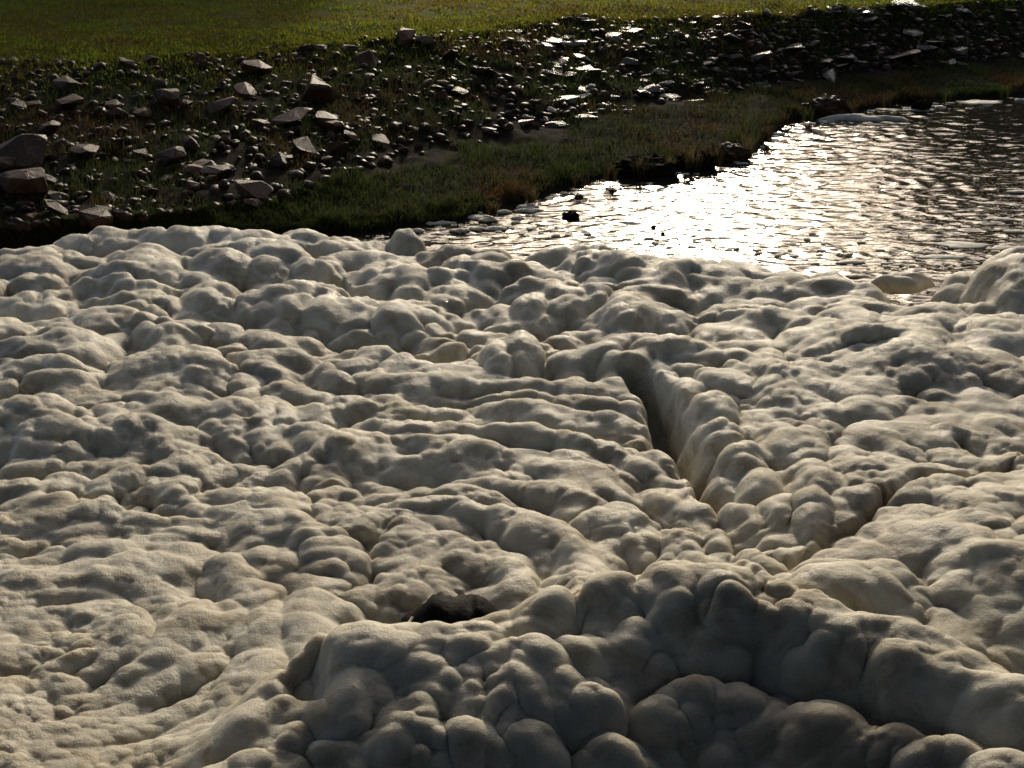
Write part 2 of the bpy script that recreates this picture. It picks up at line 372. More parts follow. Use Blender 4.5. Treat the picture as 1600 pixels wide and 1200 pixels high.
# foam slumps: no face steeper than about 60 degrees before the small lobes go on
dy = np.gradient(yy) * 4.0
for j in range(1, nr): H[j] = np.maximum(H[j], H[j - 1] - dy[j])
for j in range(nr - 2, -1, -1): H[j] = np.maximum(H[j], H[j + 1] - dy[j])
dx = (X[:, 1] - X[:, 0]) * 4.0
for i in range(1, nc): H[:, i] = np.maximum(H[:, i], H[:, i - 1] - dx)
for i in range(nc - 2, -1, -1): H[:, i] = np.maximum(H[:, i], H[:, i + 1] - dx)
# trenches
def seg_d(pts):
    p = W(*np.array(pts, float).T, ZR)[:, :2]; best = np.full(X.shape, 9.0)
    for a, b in zip(p[:-1], p[1:]):
        ab = b - a; t = np.clip(((X - a[0]) * ab[0] + (Y - a[1]) * ab[1]) / (ab @ ab), 0, 1)
        best = np.minimum(best, np.hypot(X - a[0] - t * ab[0], Y - a[1] - t * ab[1]))
    return best
wob = 0.05 * fbm2(X * 4, Y * 4, 401, 3) + 0.11 * fbm2(X * 1.9, Y * 1.9, 402, 2)
for pts, wd, dep in (([(990, 605), (1022, 632), (1046, 672), (1056, 712), (1086, 750), (1092, 785), (1114, 806)], .10, .46),
                     ([(1112, 815), (1160, 880), (1200, 915)], .06, .07),
                     ([(1235, 930), (1300, 900), (1360, 850), (1430, 800)], .06, .13),
                     ([(1200, 915), (1235, 930)], .05, .07),
                     ([(1600, 740), (1550, 770), (1490, 800), (1430, 800)], .05, .12),
                     ([(1500, 720), (1545, 745), (1600, 735)], .05, .14),
                     ([(480, 1130), (540, 1085), (640, 1060)], .06, .15),
                     ([(640, 570), (690, 580), (740, 560)], .10, .16)):
    dd = seg_d(pts) + wob + wd * 0.5 * (A2 - 0.5)
    H -= dep * (1 - sstep(0, wd * 1.7, dd))
H -= 0.5 * np.exp(-((PX - 1408) / 34) ** 2 - ((PY - 482) / 9) ** 2)
# set the rows closer together on the steep faces, so that the lobes there have enough points
sl_ = np.gradient(H, axis=0) / np.gradient(yy)[:, None]
wgt = np.sqrt(1 + (1.3 * np.clip(sl_, 0, 4)) ** 2 + (0.5 * np.clip(-sl_, 0, 4)) ** 2) / yy[:, None]
ker = np.ones(15) / 15
wgt = np.apply_along_axis(lambda v: np.convolve(np.pad(v, 7, 'edge'), ker, 'valid'), 1, wgt)
ker = np.ones(9) / 9
wgt = np.apply_along_axis(lambda v: np.convolve(np.pad(v, 4, 'edge'), ker, 'valid'), 0, wgt)
cum = np.cumsum(wgt, 0); cum = (cum - cum[0]) / (cum[-1] - cum[0])
NR = 900; tq = np.linspace(0, 1, NR); idx = np.empty((NR, nc))
for i in range(nc): idx[:, i] = np.interp(tq, cum[:, i], np.arange(nr))
i0 = np.minimum(idx.astype(int), nr - 2); fr_ = idx - i0; col_ = np.arange(nc)[None, :]
res = lambda a: a[i0, col_] * (1 - fr_) + a[i0 + 1, col_] * fr_
X, Y, H, ed, fg, left, right, far, flow, PX, PY = [res(a) for a in (X, Y, H, ed, fg, left, right, far, flow, PX, PY)]
nr = NR
P = np.stack([X, Y, H], -1)
def normals(P):
    a = np.gradient(P, axis=1); b = np.gradient(P, axis=0)
    n = np.cross(a, b)
    for ax in (0, 1):
        acc = n.copy()
        for k in range(1, 5):
            acc += np.roll(n, k, ax) + np.roll(n, -k, ax)
        n = acc
    n /= np.linalg.norm(n, axis=-1, keepdims=True) + 1e-9
    return n
on = sstep(0.0, 0.5, ed)[..., None]
n = normals(P)
wq = P + 0.06 * np.stack([fbm2(X * 4, Y * 4, 511, 2), fbm2(X * 4 + 9, Y * 4, 512, 2), fbm2(X * 4, Y * 4 + 9, 513, 2)], -1)
B = lobes3(wq[..., 0] / 0.30, wq[..., 1] / 0.30, wq[..., 2] / 0.30, 641, 0.95, 0.6)
P = P + n * on * ((0.05 + 0.07 * gs(1170, 730, 70, 110) + 0.06 * gs(1330, 860, 90, 60) + 0.03 * fg + 0.02 * gs(950, 720, 160, 120)) * (1 - 0.5 * left) * (1 - 0.5 * flow))[..., None] * (B[..., None] - 0.35)
n = normals(P)
wq = P + 0.04 * np.stack([fbm2(X * 6, Y * 6, 501, 2), fbm2(X * 6 + 9, Y * 6, 502, 2), fbm2(X * 6, Y * 6 + 9, 503, 2)], -1)
B = lobes3(wq[..., 0] / 0.17, wq[..., 1] / 0.17, wq[..., 2] / 0.17, 601, 0.95, 0.6)
bam = (0.062 * (1 - 0.35 * far) * (1 - 0.45 * right) * (1 - 0.4 * left) * (1 - 0.35 * flow) * (0.35 + 0.85 * sstep(-0.3, 0.4, fbm2(X * 0.9, Y * 0.9, 611, 3))))[..., None]
P = P + n * on * bam * (B[..., None] - 0.3)
n = normals(P)
B = lobes3(P[..., 0] / 0.085, P[..., 1] / 0.085, P[..., 2] / 0.085, 621, 0.95, 0.6)
pat = sstep(-0.1, 0.5, fbm2(X * 1.4, Y * 1.4, 631, 3))
P = P + n * on * (0.022 * (0.25 + 0.75 * pat) * (1 - 0.5 * fg) + 0.012 * left)[..., None] * (B[..., None] - 0.3)
me = mesh_np('foam', P.reshape(-1, 3), grid_faces(nr, nc))
fro = np.clip(left * (0.45 + 0.55 * sstep(-0.2, 0.4, fbm2(X * 2, Y * 2, 661, 3))) + 0.15 + 0.55 * sstep(0.0, 0.35, fbm2(X * 1.5, Y * 1.5, 662, 4)), 0, 1) * (1 - 0.7 * fg)
me.attributes.new('froth', 'FLOAT', 'POINT').data.foreach_set('value', fro.astype(np.float32).ravel())
tag(obj('foam', me, M['foam']), 'thick dirty cream foam heaped in lobes and folds over the river', 'foam', None, 'stuff')

# ------------------------------------------------------------------ stones of the bank
def rock_mesh(name, seed, flat=0.6, pts=18, m='rock', lite=False):
    r = random.Random(seed); bm = bmesh.new()
    for _ in range(pts):
        v = Vector((r.gauss(0, 1), r.gauss(0, 1), r.gauss(0, 1))).normalized() * r.uniform(0.82, 1.05)
        bm.verts.new((v.x * 0.5, v.y * 0.5 * r.uniform(0.75, 1), v.z * 0.5 * flat))
    q = bmesh.ops.convex_hull(bm, input=bm.verts)
    bmesh.ops.delete(bm, geom=[e for e in q['geom_interior'] if isinstance(e, bmesh.types.BMVert)], context='VERTS')
    bmesh.ops.dissolve_limit(bm, angle_limit=R(16), verts=bm.verts, edges=bm.edges)
    if not lite: bmesh.ops.bevel(bm, geom=list(bm.edges), offset=0.022, segments=2, profile=0.6, affect='EDGES')
    bmesh.ops.triangulate(bm, faces=bm.faces)
    big_e = [e for e in bm.edges if e.calc_length() > 0.16 and not lite]
    if big_e: bmesh.ops.subdivide_edges(bm, edges=big_e, cuts=1, use_grid_fill=True)
    bmesh.ops.triangulate(bm, faces=bm.faces)
    for v in bm.verts: v.co *= 1 + r.uniform(-0.035, 0.035)
    me = bpy.data.meshes.new(name); bm.to_mesh(me); bm.free(); me.materials.append(M[m])
    for p in me.polygons: p.use_smooth = False
    return me
ROCKS = [rock_mesh('stone', 30 + k, (0.75, 0.6, 0.5, 0.42, 0.65, 0.34, 0.38, 0.55)[k % 8]) for k in range(10)]
FLAT = [3, 5, 6]
SLABS = [rock_mesh('stone', 60 + k, (0.4, 0.3, 0.5, 0.36)[k % 4], 18, 'slab') for k in range(6)]
n_st = [0]
def bank_find(px, py):
    """point of the bank seen at a pixel of the photo"""
    c = px; t = np.linspace(0, 2.6, 400); q = bank_pt(np.full(400, float(c)), t)
    _, yy = PIX(q[:, 0], q[:, 1], q[:, 2]); i = int(np.argmin(np.abs(yy - py)))
    for _ in range(3):
        xx, _y = PIX(q[i, 0], q[i, 1], q[i, 2]); c += px - xx
        q = bank_pt(np.full(400, float(c)), t); _, yy = PIX(q[:, 0], q[:, 1], q[:, 2]); i = int(np.argmin(np.abs(yy - py)))
    return q[i]
def stone(p, size, label, k=None, flat=1.0, sink=0.15, rz=None, tilt=0.25, stretch=1.0, slab=False):
    k = random.randrange(len(ROCKS)) if k is None else k
    o = bpy.data.objects.new('stone', random.choice(SLABS) if slab else ROCKS[k]); C.objects.link(o)
    o.rotation_euler = (R(6) + random.gauss(0, tilt), random.gauss(0, tilt), random.uniform(0, 6.28) if rz is None else rz)
    o.scale = (size * stretch, size, size * flat * random.uniform(0.85, 1.15))
    o.location = (p[0], p[1], p[2] + size * 0.5 * 0.55 * flat * (1 - 2 * sink))
    tag(o, label, 'stone', 'stones of the bank'); n_st[0] += 1
    return o
NAMED = [   # column, row, width px, label, flat
    (28, 232, 120, 'big reddish brown block at the left end of the bank, upper of two', 0.9), (36, 282, 110, 'big brown block at the left end of the bank, lower of two', 0.9),
    (112, 158, 54, 'rounded grey brown stone high on the left of the bank', 1), (80, 198, 46, 'pale topped stone above the big brown blocks', 0.9),
    (132, 228, 60, 'long leaning stone with a bright wet edge, right of the big brown blocks', 0.5),
    (150, 330, 60, 'brown stone low on the bank just behind the foam', 0.9), (92, 305, 44, 'leaning stone with a wet face below the big brown blocks', 0.8),
    (262, 152, 56, 'tall brown stone with a sloping top, left half of the bank', 1), (345, 160, 66, 'broad brown stone with a shiny right corner below the lawn edge', 0.9),
    (402, 105, 54, 'pointed reddish stone right under the lawn edge', 1), (455, 180, 78, 'largest stone in the middle of the left slope, shiny ridge', 0.9),
    (505, 186, 50, 'brown stone leaning against the largest stone of the left slope', 1), (270, 240, 70, 'wide reddish stone in the lower left slope', 0.8),
    (318, 258, 64, 'low reddish slab beside the wide reddish stone', 0.6), (530, 230, 44, 'pale brown stone at the foot of the left slope', 0.9), (550, 215, 40, 'rounded stone beside the pale brown stone at the foot of the left slope', 1),
    (595, 215, 40, 'small steep stone with a bright wet face above the grass strip', 0.9), (440, 250, 44, 'dark stone low on the slope above the grass strip', 0.9),
    (1203, 22, 30, 'pale upright boulder on the lawn edge at the upper right', 1.2), (1240, 70, 48, 'pale slab with a flat lit top on the right slope', 0.4),
    (1410, 76, 70, 'low pale slab on the right slope near the grass strip', 0.4), (1445, 74, 44, 'dark block beside the low pale slab on the right slope', 1),
    (760, 108, 50, 'flat wet stone shining in the middle of the slope', 0.5), (875, 92, 46, 'long wet slab shining in the middle of the slope', 0.4), (985, 42, 46, 'broad wet slab shining under the lawn edge', 0.35),
]
for (px, py, wpx, lab, fl) in NAMED:
    p = bank_find(px, py + wpx * 0.18); dist = math.hypot(p[1], CAM_H - p[2])
    stone(p, wpx / F * dist * 1.0, lab, None, fl, 0.2, slab=px > 700)
def size_word(sz): return 'small ' if sz < 0.23 else 'large ' if sz > 0.34 else 'mid sized '
def where(px, t, kind):
    row = 'low on the slope' if t < 1.25 else 'halfway up the slope' if t < 1.7 else 'under the lawn edge'
    pos = ('at the left frame edge' if px < 110 else 'near the left bank end' if px < 240 else 'behind the left foam middle' if px < 370 else 'behind the left foam' if px < 520 else 'above the foam scraps' if px < 670 else 'left of the open water' if px < 820 else
           'left of the sun glint' if px < 1060 else 'above the sun glint' if px < 1300 else 'right of the glint' if px < 1440 else 'at the right bank end')
    return kind + ' ' + row + ' ' + pos
tries = 0
while n_st[0] < 300 and tries < 3000:
    tries += 1
    c = random.uniform(-60, 1660) if random.random() < .62 else random.uniform(760, 1520); t = random.uniform(0.92, 2.02)
    q = bank_pt(np.array(c), np.array(t)); x, y = q[0], q[1]
    px, py = PIX(q[0], q[1], q[2])
    if not -40 < px < 1640: continue
    dens = float(vn2(np.array([x * 0.9]), np.array([y * 0.9]), 701)[0])
    if dens < -0.45: continue
    sz = random.lognormvariate(math.log(0.28), 0.40)
    if px > 750:
        stone(q, sz * 0.92, where(px, t, size_word(sz) + 'flat wet stone'), random.choice(FLAT + [1, 2]), 0.8, 0.38, None, 0.13, 1.35, True)
    else:
        stone(q, sz * 1.1, where(px, t, size_word(sz) + 'brown stone'), None, 1.0, 0.34, None, 0.3)
# rubble between them
def rubble(nm, n, lo, hi, tlo, thi, label):
    src = [rock_mesh('rubble_stone', 90 + k, (0.75, 0.6, 0.5, 0.45, 0.65, 0.38)[k], 16, 'rock', True) for k in range(6)]
    V, T, off = [], [], 0
    base = []
    for m in src[:6]:
        v = np.empty(len(m.vertices) * 3, np.float32); m.vertices.foreach_get('co', v)
        bmt = bmesh.new(); bmt.from_mesh(m); bmesh.ops.triangulate(bmt, faces=bmt.faces)
        bmt.verts.index_update(); base.append((np.array([x.co for x in bmt.verts]), np.array([[y.index for y in f.verts] for f in bmt.faces]))); bmt.free()
    for m in src: bpy.data.meshes.remove(m)
    c = rng.uniform(-150, 1750, n); t = rng.uniform(tlo, thi, n); Q = bank_pt(c, t)
    for i in range(n):
        v, f = base[i % len(base)]; s = rng.uniform(lo, hi)
        m = np.array(Euler((rng.normal(0, .3), rng.normal(0, .3), rng.uniform(0, 6.28))).to_matrix())
        V.append((v * s) @ m.T + Q[i] + np.array([0, 0, s * 0.02])); T.append(f + off); off += len(v)
    o = obj(nm, mesh_np(nm, np.concatenate(V), np.concatenate(T), False), M['rock'])
    tag(o, label, 'rubble', None, 'stuff')
rubble('rubble', 2300, 0.09, 0.27, 0.95, 2.03, 'small dark stones and rubble packed between the bank stones')

# ------------------------------------------------------------------ black rock standing out of the foam
def black_rock():
    prof = np.array([(0, 0.0), (.05, .28), (.12, .36), (.2, .62), (.3, .92), (.4, .96), (.5, .86), (.6, .80), (.68, .84), (.72, .98), (.78, .88), (.86, .62), (.93, .30), (1, .05)])
    nx, na = 46, 22; V = []
    p = W(712, 974, 0.67); x0, x1 = W(626, 974, 0.67)[0], W(792, 974, 0.67)[0]; Hh = 0.165
    for i in range(nx):
        u = i / (nx - 1); h = np.interp(u, prof[:, 0], prof[:, 1]) * Hh
        for j in range(na):
            a = 2 * math.pi * j / na
            rr = 1 + 0.30 * float(vn2(np.array([u * 9 + 5]), np.array([math.cos(a) * 2 + 7]), 801)[0]) + 0.16 * float(vn2(np.array([u * 24]), np.array([math.sin(a) * 4 + a]), 802)[0])
            yy = math.cos(a) * (0.06 + 0.16 * math.sin(math.pi * min(max(u, 0.02), 0.98))) * rr
            zz = math.sin(a); zz = (h + 0.0) * zz * (0.92 + 0.08 * rr) if zz > 0 else 0.3 * zz
            V.append((x0 + (x1 - x0) * u - p[0], yy, zz))
    V = np.array(V); F_ = []
    for i in range(nx - 1):
        for j in range(na):
            F_.append((i * na + j, i * na + (j + 1) % na, (i + 1) * na + (j + 1) % na, (i + 1) * na + j))
    me = mesh_np('black_rock', V, np.array(F_), False)
    o = obj('black_rock', me, M['black_rock']); o.location = p
    fl = []
    for q in range(7):
        a = q / 6; fl += [(x0 + .02 + .05 * a - p[0], -0.075 - .02 * math.sin(a * 3), .02 + .07 * a), (x0 + .03 + .055 * a - p[0], -0.082 - .02 * math.sin(a * 3), .018 + .07 * a), (x0 + .026 + .052 * a - p[0], -0.10 - .02 * math.sin(a * 3), .026 + .07 * a)]
    ff = [(3 * q + i, 3 * q + (i + 1) % 3, 3 * q + 3 + (i + 1) % 3, 3 * q + 3 + i) for q in range(6) for i in range(3)]
    obj('foam_streak', mesh_np('foam_streak', np.array(fl), np.array(ff)), M['foam'], o)
    tag(o, 'black jagged wet rock poking out of the foam behind the front billows', 'rock')
black_rock()

# ------------------------------------------------------------------ grass
def blades(name, Q, h, wd, lean, col, label, cat='grass'):
    n = len(Q); a = rng.uniform(0, 6.283, n); la = rng.uniform(0, 6.283, n); ll = np.abs(rng.normal(0, lean, n)) * h
    side = np.stack([np.cos(a), np.sin(a), np.zeros(n)], -1) * wd[:, None]
    tip = Q + np.stack([np.cos(la) * ll, np.sin(la) * ll, h], -1)
    mid = Q + np.stack([np.cos(la) * ll * .35, np.sin(la) * ll * .35, h * .6], -1)
    V = np.stack([Q - side, Q + side, mid + side * .7, mid - side * .7, tip], 1).reshape(-1, 3)
    b = np.arange(n)[:, None] * 5
    T = np.concatenate([b + np.array([[0, 1, 2]]), b + np.array([[0, 2, 3]]), b + np.array([[3, 2, 4]])], 0)
    me = mesh_np(name, V, T, False)
    ca = me.color_attributes.new('tint', 'FLOAT_COLOR', 'POINT')
    cc = np.concatenate([np.repeat(col, 5, 0), np.ones((n * 5, 1))], 1); ca.data.foreach_set('color', cc.astype(np.float32).ravel())
    return tag(obj(name, me, M['grass']), label, cat, None, 'stuff')
def gcol(Q, seed, a, b, c):
    f = fbm2(Q[:, 0] * 0.9, Q[:, 1] * 0.9, seed, 3)[:, None] * 1.6 + rng.normal(0, .18, (len(Q), 1))
    a, b, c = map(np.array, (a, b, c))
    return np.where(f < 0, b + (a - b) * np.clip(-f, 0, 1), b + (c - b) * np.clip(f, 0, 1)) * rng.uniform(.7, 1.25, (len(Q), 1))
n = 68000
c = rng.uniform(-250, 1850, n); t = rng.uniform(0.04, 1.25, n); t = np.where(rng.random(n) < .25, rng.uniform(.04, .2, n), t); Q = bank_pt(c, t)
k = fbm2(Q[:, 0] * 1.1, Q[:, 1] * 1.1, 901, 3) > (t - 0.95) * 2.0; Q = Q[k]
blades('bank_grass', Q - [0, 0, .01], rng.uniform(.04, .10, len(Q)) * (1 + 1.4 * sstep(0, .5, fbm2(Q[:, 0] * 2.2, Q[:, 1] * 2.2, 903, 3))), rng.uniform(.004, .009, len(Q)), .7, gcol(Q, 905, (.042, .060, .016), (.044, .056, .017), (.085, .052, .023)), 'dark green and rusty grass along the water edge')
n = 60000
c = rng.uniform(-250, 1850, n); t = rng.uniform(1.1, 2.1, n); Q = bank_pt(c, t)
k = fbm2(Q[:, 0] * 1.3, Q[:, 1] * 1.3, 911, 3) > -0.35; Q = Q[k]
blades('weeds', Q - [0, 0, .01], rng.uniform(.05, .14, len(Q)), rng.uniform(.004, .009, len(Q)), .8, gcol(Q, 915, (.045, .065, .018), (.04, .055, .015), (.08, .05, .022)), 'dark weeds and moss growing between the bank stones')
n = 66000
c = rng.uniform(-420, 1720, n); t = 2 + rng.random(n) * 0.30; t = np.where(rng.random(n) < .12, 2 - 0.22 * rng.random(n) ** 2, t); Q = bank_pt(c, t)
blades('lawn_grass', Q - [0, 0, .005], rng.uniform(.03, .085, len(Q)), rng.uniform(.010, .02, len(Q)), .8, gcol(Q, 925, (.20, .14, .03), (.21, .21, .026), (.21, .26, .026)), 'short yellow green lawn grass above the stone slope')

# ------------------------------------------------------------------ unseen slope added below and behind the camera, blocking sky light from behind
bx = np.linspace(-40, 40, 41); bs = np.array([[-14, 3.6], [-0.6, 3.6], [0.2, 3.3], [1.2, 2.2], [2.6, 0.6], [4.0, -0.9]])
V = np.array([[x, y + 0.3 * math.sin(x * 0.9), z + 0.08 * math.sin(x * 1.7 + y)] for y, z in bs for x in bx])
tag(obj('shade_bank', mesh_np('shade_bank', V, grid_faces(len(bs), len(bx))), M['bank']), 'unseen dark slope added below the camera to block light from behind', None, None, 'structure')

# ------------------------------------------------------------------ trees added out of frame, mirrored in the water, shading left bank and front foam
def added_woods():
    V, T, off = [], [], 0
    trees = [(-19, 47, 12.5, 3.6), (-15, 46, 12.2, 3.4), (-11.5, 47, 12, 3.4), (-8, 46, 12, 3.2), (-4.8, 45.5, 11.6, 3.0),  (-14, 50, 16, 3.6), (-9.5, 51, 15.5, 3.2), (-18, 50, 17, 4)]
    for k in range(46):
        a = R(-55 + 110 * (k + random.uniform(-.3, .3)) / 45); d = random.uniform(100, 130); az = math.degrees(a)
        h = random.uniform(17, 23)
        if az > 15.5: d *= 0.72; h = random.uniform(20, 25)
        elif az > 9 or -14 < az < 3.5: d = random.uniform(77, 86); h = random.uniform(17, 19)
        if 3 < az < 9: h *= 0.9
        if 12.5 < az < 15.5: h *= 0.35
        trees.append((d * math.sin(a), d * math.cos(a), h, h * 0.24))
    trees += [(-10, -4, 16, 4.6), (-5, -3, 16, 4.6), (-0.5, -2.6, 16, 4.8), (3.5, -2.2, 16, 4.8), (7, 1.5, 16.5, 4.8), (5.2, 7.0, 16.5, 4.6), (8.5, 9.5, 17, 4.2), (-5.2, 6.0, 16, 4.2), (7.2, 12.5, 17, 4.6), (-6.8, 9.5, 16, 4.0), (6.0, 5.0, 17, 5.0), (6.5, -3, 16, 4.6), (11, 0, 16, 4.6), (-9, 1, 15, 4)]  # high crowns added near the camera to cut sky light on the front foam
    for (x, y, h, r) in trees:
        z0 = 1.0; n = 620 if y > 60 else 700 if h < 13 else 260 if y > 20 else 2600
        ph = np.linspace(0, 2 * np.pi, 8)[:-1]
        tv = np.concatenate([np.stack([x + q * np.cos(ph), y + q * np.sin(ph), np.full(7, zz)], -1) for q, zz in ((h * .022, z0 - 1.5), (h * .015, z0 + h * .4), (h * .004, z0 + h * .95))])
        tf = [(b * 7 + i, b * 7 + (i + 1) % 7, b * 7 + 7 + (i + 1) % 7) for b in (0, 1) for i in range(7)] + [(b * 7 + i, b * 7 + 7 + (i + 1) % 7, b * 7 + 7 + i) for b in (0, 1) for i in range(7)]
        V.append(tv); T.append(np.array(tf) + off); off += 21
        cl = rng.normal(0, 1, (34, 3)); cl /= np.linalg.norm(cl, axis=1, keepdims=True); cl *= rng.uniform(.35, 1, (34, 1))
        cz, chh = (.55, .42) if y > 20 else (.76, .17)
        lx, ly = {-0.5: (1.2, 7.8), 8.5: (-5.0, -0.5)}.get(x, (0, 0))
        cpos = np.array([x + lx, y + ly, z0 + h * cz]) + cl * np.array([r, r, h * chh])
        i = rng.integers(0, 34, n); p = cpos[i] + rng.normal(0, r * .2, (n, 3))
        a1 = rng.normal(0, 1, (n, 3)); a1 /= np.linalg.norm(a1, axis=1, keepdims=True); a2 = np.cross(a1, rng.normal(0, 1, (n, 3))); a2 /= np.linalg.norm(a2, axis=1, keepdims=True)
        sz = rng.uniform(.35, .75, (n, 1)) * r / 4.5 * (1 if y > 20 else 1.75)
        q = np.stack([p + a1 * sz, p + a2 * sz, p - a1 * sz, p - a2 * sz], 1).reshape(-1, 3); b = np.arange(n)[:, None] * 4 + off
        V.append(q); T.append(np.concatenate([b + np.array([[0, 1, 2]]), b + np.array([[0, 2, 3]])])); off += 4 * n
    tag(obj('added_woods', mesh_np('added_woods', np.concatenate(V), np.concatenate(T), False), M['leaves']), 'added unseen trees that shade the front foam and left bank', 'added_woods', None, 'stuff')
added_woods()

# ------------------------------------------------------------------ loose foam, clods, tufts and twigs at the water's edge
def foam_patch(px, py, wpx, thick, label, z=0.015, depth=0.6, seed=1, group=None, name='foam_patch', bumpy=0.35):
    p = W(px, py, z); half = wpx / F * math.hypot(p[1], CAM_H) / 2
    th = np.linspace(0, 2 * np.pi, 29)[:-1]; rr = np.linspace(0, 1, 9)
    T_, R_ = np.meshgrid(th, rr); cx, sx = np.cos(T_), np.sin(T_)
    out = 1 + 0.35 * vn2(cx * 1.7 + seed * 3.1, sx * 1.7 + seed, 951) + 0.12 * vn2(cx * 5 + seed, sx * 5, 952)
    x = cx * R_ * half * out; y = sx * R_ * half * depth * out
    zt = thick * np.maximum(1 - R_ ** 2, 0) ** 0.5 * (1 + bumpy * 2 * (lobes2(x / (half * .45) + seed, y / (half * .45), 953) - 0.5))
    top = np.stack([x, y, zt], -1); bot = np.stack([x * .97, y * .97, -0.25 * thick * (1 - R_ ** 2)], -1)
    n = 28; V = np.concatenate([top.reshape(-1, 3), bot.reshape(-1, 3)]); f = []
    for b, flip in ((0, 0), (9 * n, 1)):
        for i in range(8):
            for j in range(n):
                q = (b + i * n + j, b + (i + 1) * n + j, b + (i + 1) * n + (j + 1) % n, b + i * n + (j + 1) % n); f.append(q[::-1] if flip else q)
    for j in range(n): a = 8 * n; f.append((a + j, a + 9 * n + j, a + 9 * n + (j + 1) % n, a + (j + 1) % n))
    o = obj(name, mesh_np(name, V, np.array(f)), M['foam']); o.location = p
    return tag(o, label, 'foam', group)
foam_patch(1405, 452, 105, .17, 'flat lens of foam jutting over a dark gap at the right edge of the foam', 0.34, .5, 3, None, 'foam_lump', .15)
foam_patch(640, 326, 78, .10, 'ragged pale foam scrap on the water just behind the round foam dome', 0.02, .5, 5, None)
foam_patch(1345, 188, 130, .10, 'long pale foam strip against the far bank at the bend of the shore', 0.0, .22, 7)
G = 'foam rafts drifting on the water'
for k, (px, py, wpx, lab) in enumerate([
    (1562, 343, 62, 'thin foam raft near the right frame edge, uppermost of three'), (1588, 362, 50, 'thin foam raft near the right frame edge, middle of three'),
    (1500, 383, 110, 'widest thin foam raft in the dark water at the right'), (1572, 388, 80, 'foam raft touching the big foam dome at the right edge'),
    (1470, 402, 80, 'foam raft between the widest raft and the foam edge'), (1330, 410, 60, 'small foam raft right below the sun glint'),
    (1340, 432, 50, 'small foam raft beside the flat lens of foam'), (1590, 300, 46, 'faint foam raft on the dark water, high at the right edge'),
    (1535, 160, 90, 'foam strip lying along the far shore at the right'), (1440, 172, 60, 'short foam strip along the far shore near the brown clod')]):
    foam_patch(px, py, wpx * .8, .022, lab, 0.005, .4, 11 + k, G)
for k in range(26):
    px = random.uniform(610, 830); py = random.uniform(322, 362) + (830 - px) * 0.01
    foam_patch(px, py, random.uniform(14, 44), .035, 'small foam scrap on the dark water between the foam dome and the bank', 0.01, .5, 40 + k, 'small foam scraps on the dark water')
def flecks():
    V, T, off = [], [], 0
    def add(px, py, wpx, dp):
        nonlocal off
        p = W(px, py, 0.012); r = wpx / F * math.hypot(p[1], CAM_H) / 2; th = np.linspace(0, 2 * np.pi, 10)[:-1]; q = rng.uniform(.25, 1.35, 9)
        o1 = np.stack([np.cos(th) * r * q, np.sin(th) * r * q * dp, np.full(9, -.02)], -1); o2 = o1 * [.75, .75, 0] + [0, 0, r * .08]
        V.append(np.concatenate([o1, o2, [[0, 0, r * .13]]]) + p); i = np.arange(9); j = (i + 1) % 9
        T.append(np.concatenate([np.stack([i, j, j + 9], 1), np.stack([i, j + 9, i + 9], 1), np.stack([i + 9, j + 9, np.full(9, 18)], 1)]) + off); off += 19
    ex = np.array([(600, 352), (720, 366), (860, 372), (1000, 384), (1100, 392), (1200, 404), (1300, 420), (1400, 430), (1600, 412)], float)
    for _ in range(110):
        px = rng.uniform(610, 1500); add(px, np.interp(px, ex[:, 0], ex[:, 1]) - abs(rng.normal(0, 11)) - 2, rng.uniform(4, 20), rng.uniform(.4, .9))
    for _ in range(60):
        px = rng.uniform(1200, 1640); add(px, 395 - rng.uniform(0, 1) ** 2 * 120 + (px - 1400) * -0.02, rng.uniform(4, 20), rng.uniform(.3, .6))
    for _ in range(60):
        px = rng.uniform(760, 1600); _x, py = PIX(*SHORE(np.array(px))); add(px, float(py) + abs(rng.normal(0, 5)) + 1, rng.uniform(5, 24), rng.uniform(.3, .7))
    tag(obj('foam_flecks', mesh_np('foam_flecks', np.concatenate(V), np.concatenate(T)), M['foam']), 'thin broken foam flecks drifting along the foam edge and shore', 'foam', None, 'stuff')
flecks()
def clod(px, py, wpx, hpx, label, name, seed, mat, z=0.0, cat='clod'):
    p = W(px, py, z); d = math.hypot(p[1], CAM_H); w_ = wpx / F * d; h_ = hpx / F * d * 1.05
    bm = bmesh.new(); bmesh.ops.create_icosphere(bm, subdivisions=4, radius=0.5)
    co_ = np.array([v.co for v in bm.verts]); n1 = vn2(co_[:, 0] * 5 + seed, co_[:, 1] * 5 + co_[:, 2] * 4, 971) * .20 + vn2(co_[:, 0] * 13 + seed, co_[:, 2] * 13 + co_[:, 1] * 9, 972) * .13 + vn2(co_[:, 0] * 27 + seed, co_[:, 2] * 27 + co_[:, 1] * 20, 973) * .06
    for v, q in zip(bm.verts, n1): v.co = Vector((v.co.x * w_, v.co.y * w_ * .7, (v.co.z + .25) * h_ * 1.35)) * (1 + q)
    me = bpy.data.meshes.new(name); bm.to_mesh(me); bm.free()
    o = obj(name, me, mat); o.location = p; return tag(o, label, cat)
clod(892, 340, 26, 9, 'dark wet stone standing in the water near the left end of the glint', 'stone', 2, M['black_rock'], 0, 'stone')
clod(1012, 272, 100, 26, 'dark muddy clod at the shore left of the sun glint', 'mud_clod', 5, M['bank'])
clod(1085, 262, 60, 24, 'low dark clod of earth at the shore above the sun glint', 'mud_clod', 8, M['bank'])
clod(1140, 250, 60, 24, 'tall eroded clod hanging at the shore above the sun glint', 'mud_clod', 11, M['rock'])
clod(1288, 180, 74, 26, 'brown clod at the shore at the bend, right of the glint', 'mud_clod', 14, M['rock'])
clod(1440, 172, 30, 14, 'small clod on the far shore near the right end', 'mud_clod', 17, M['bank'])
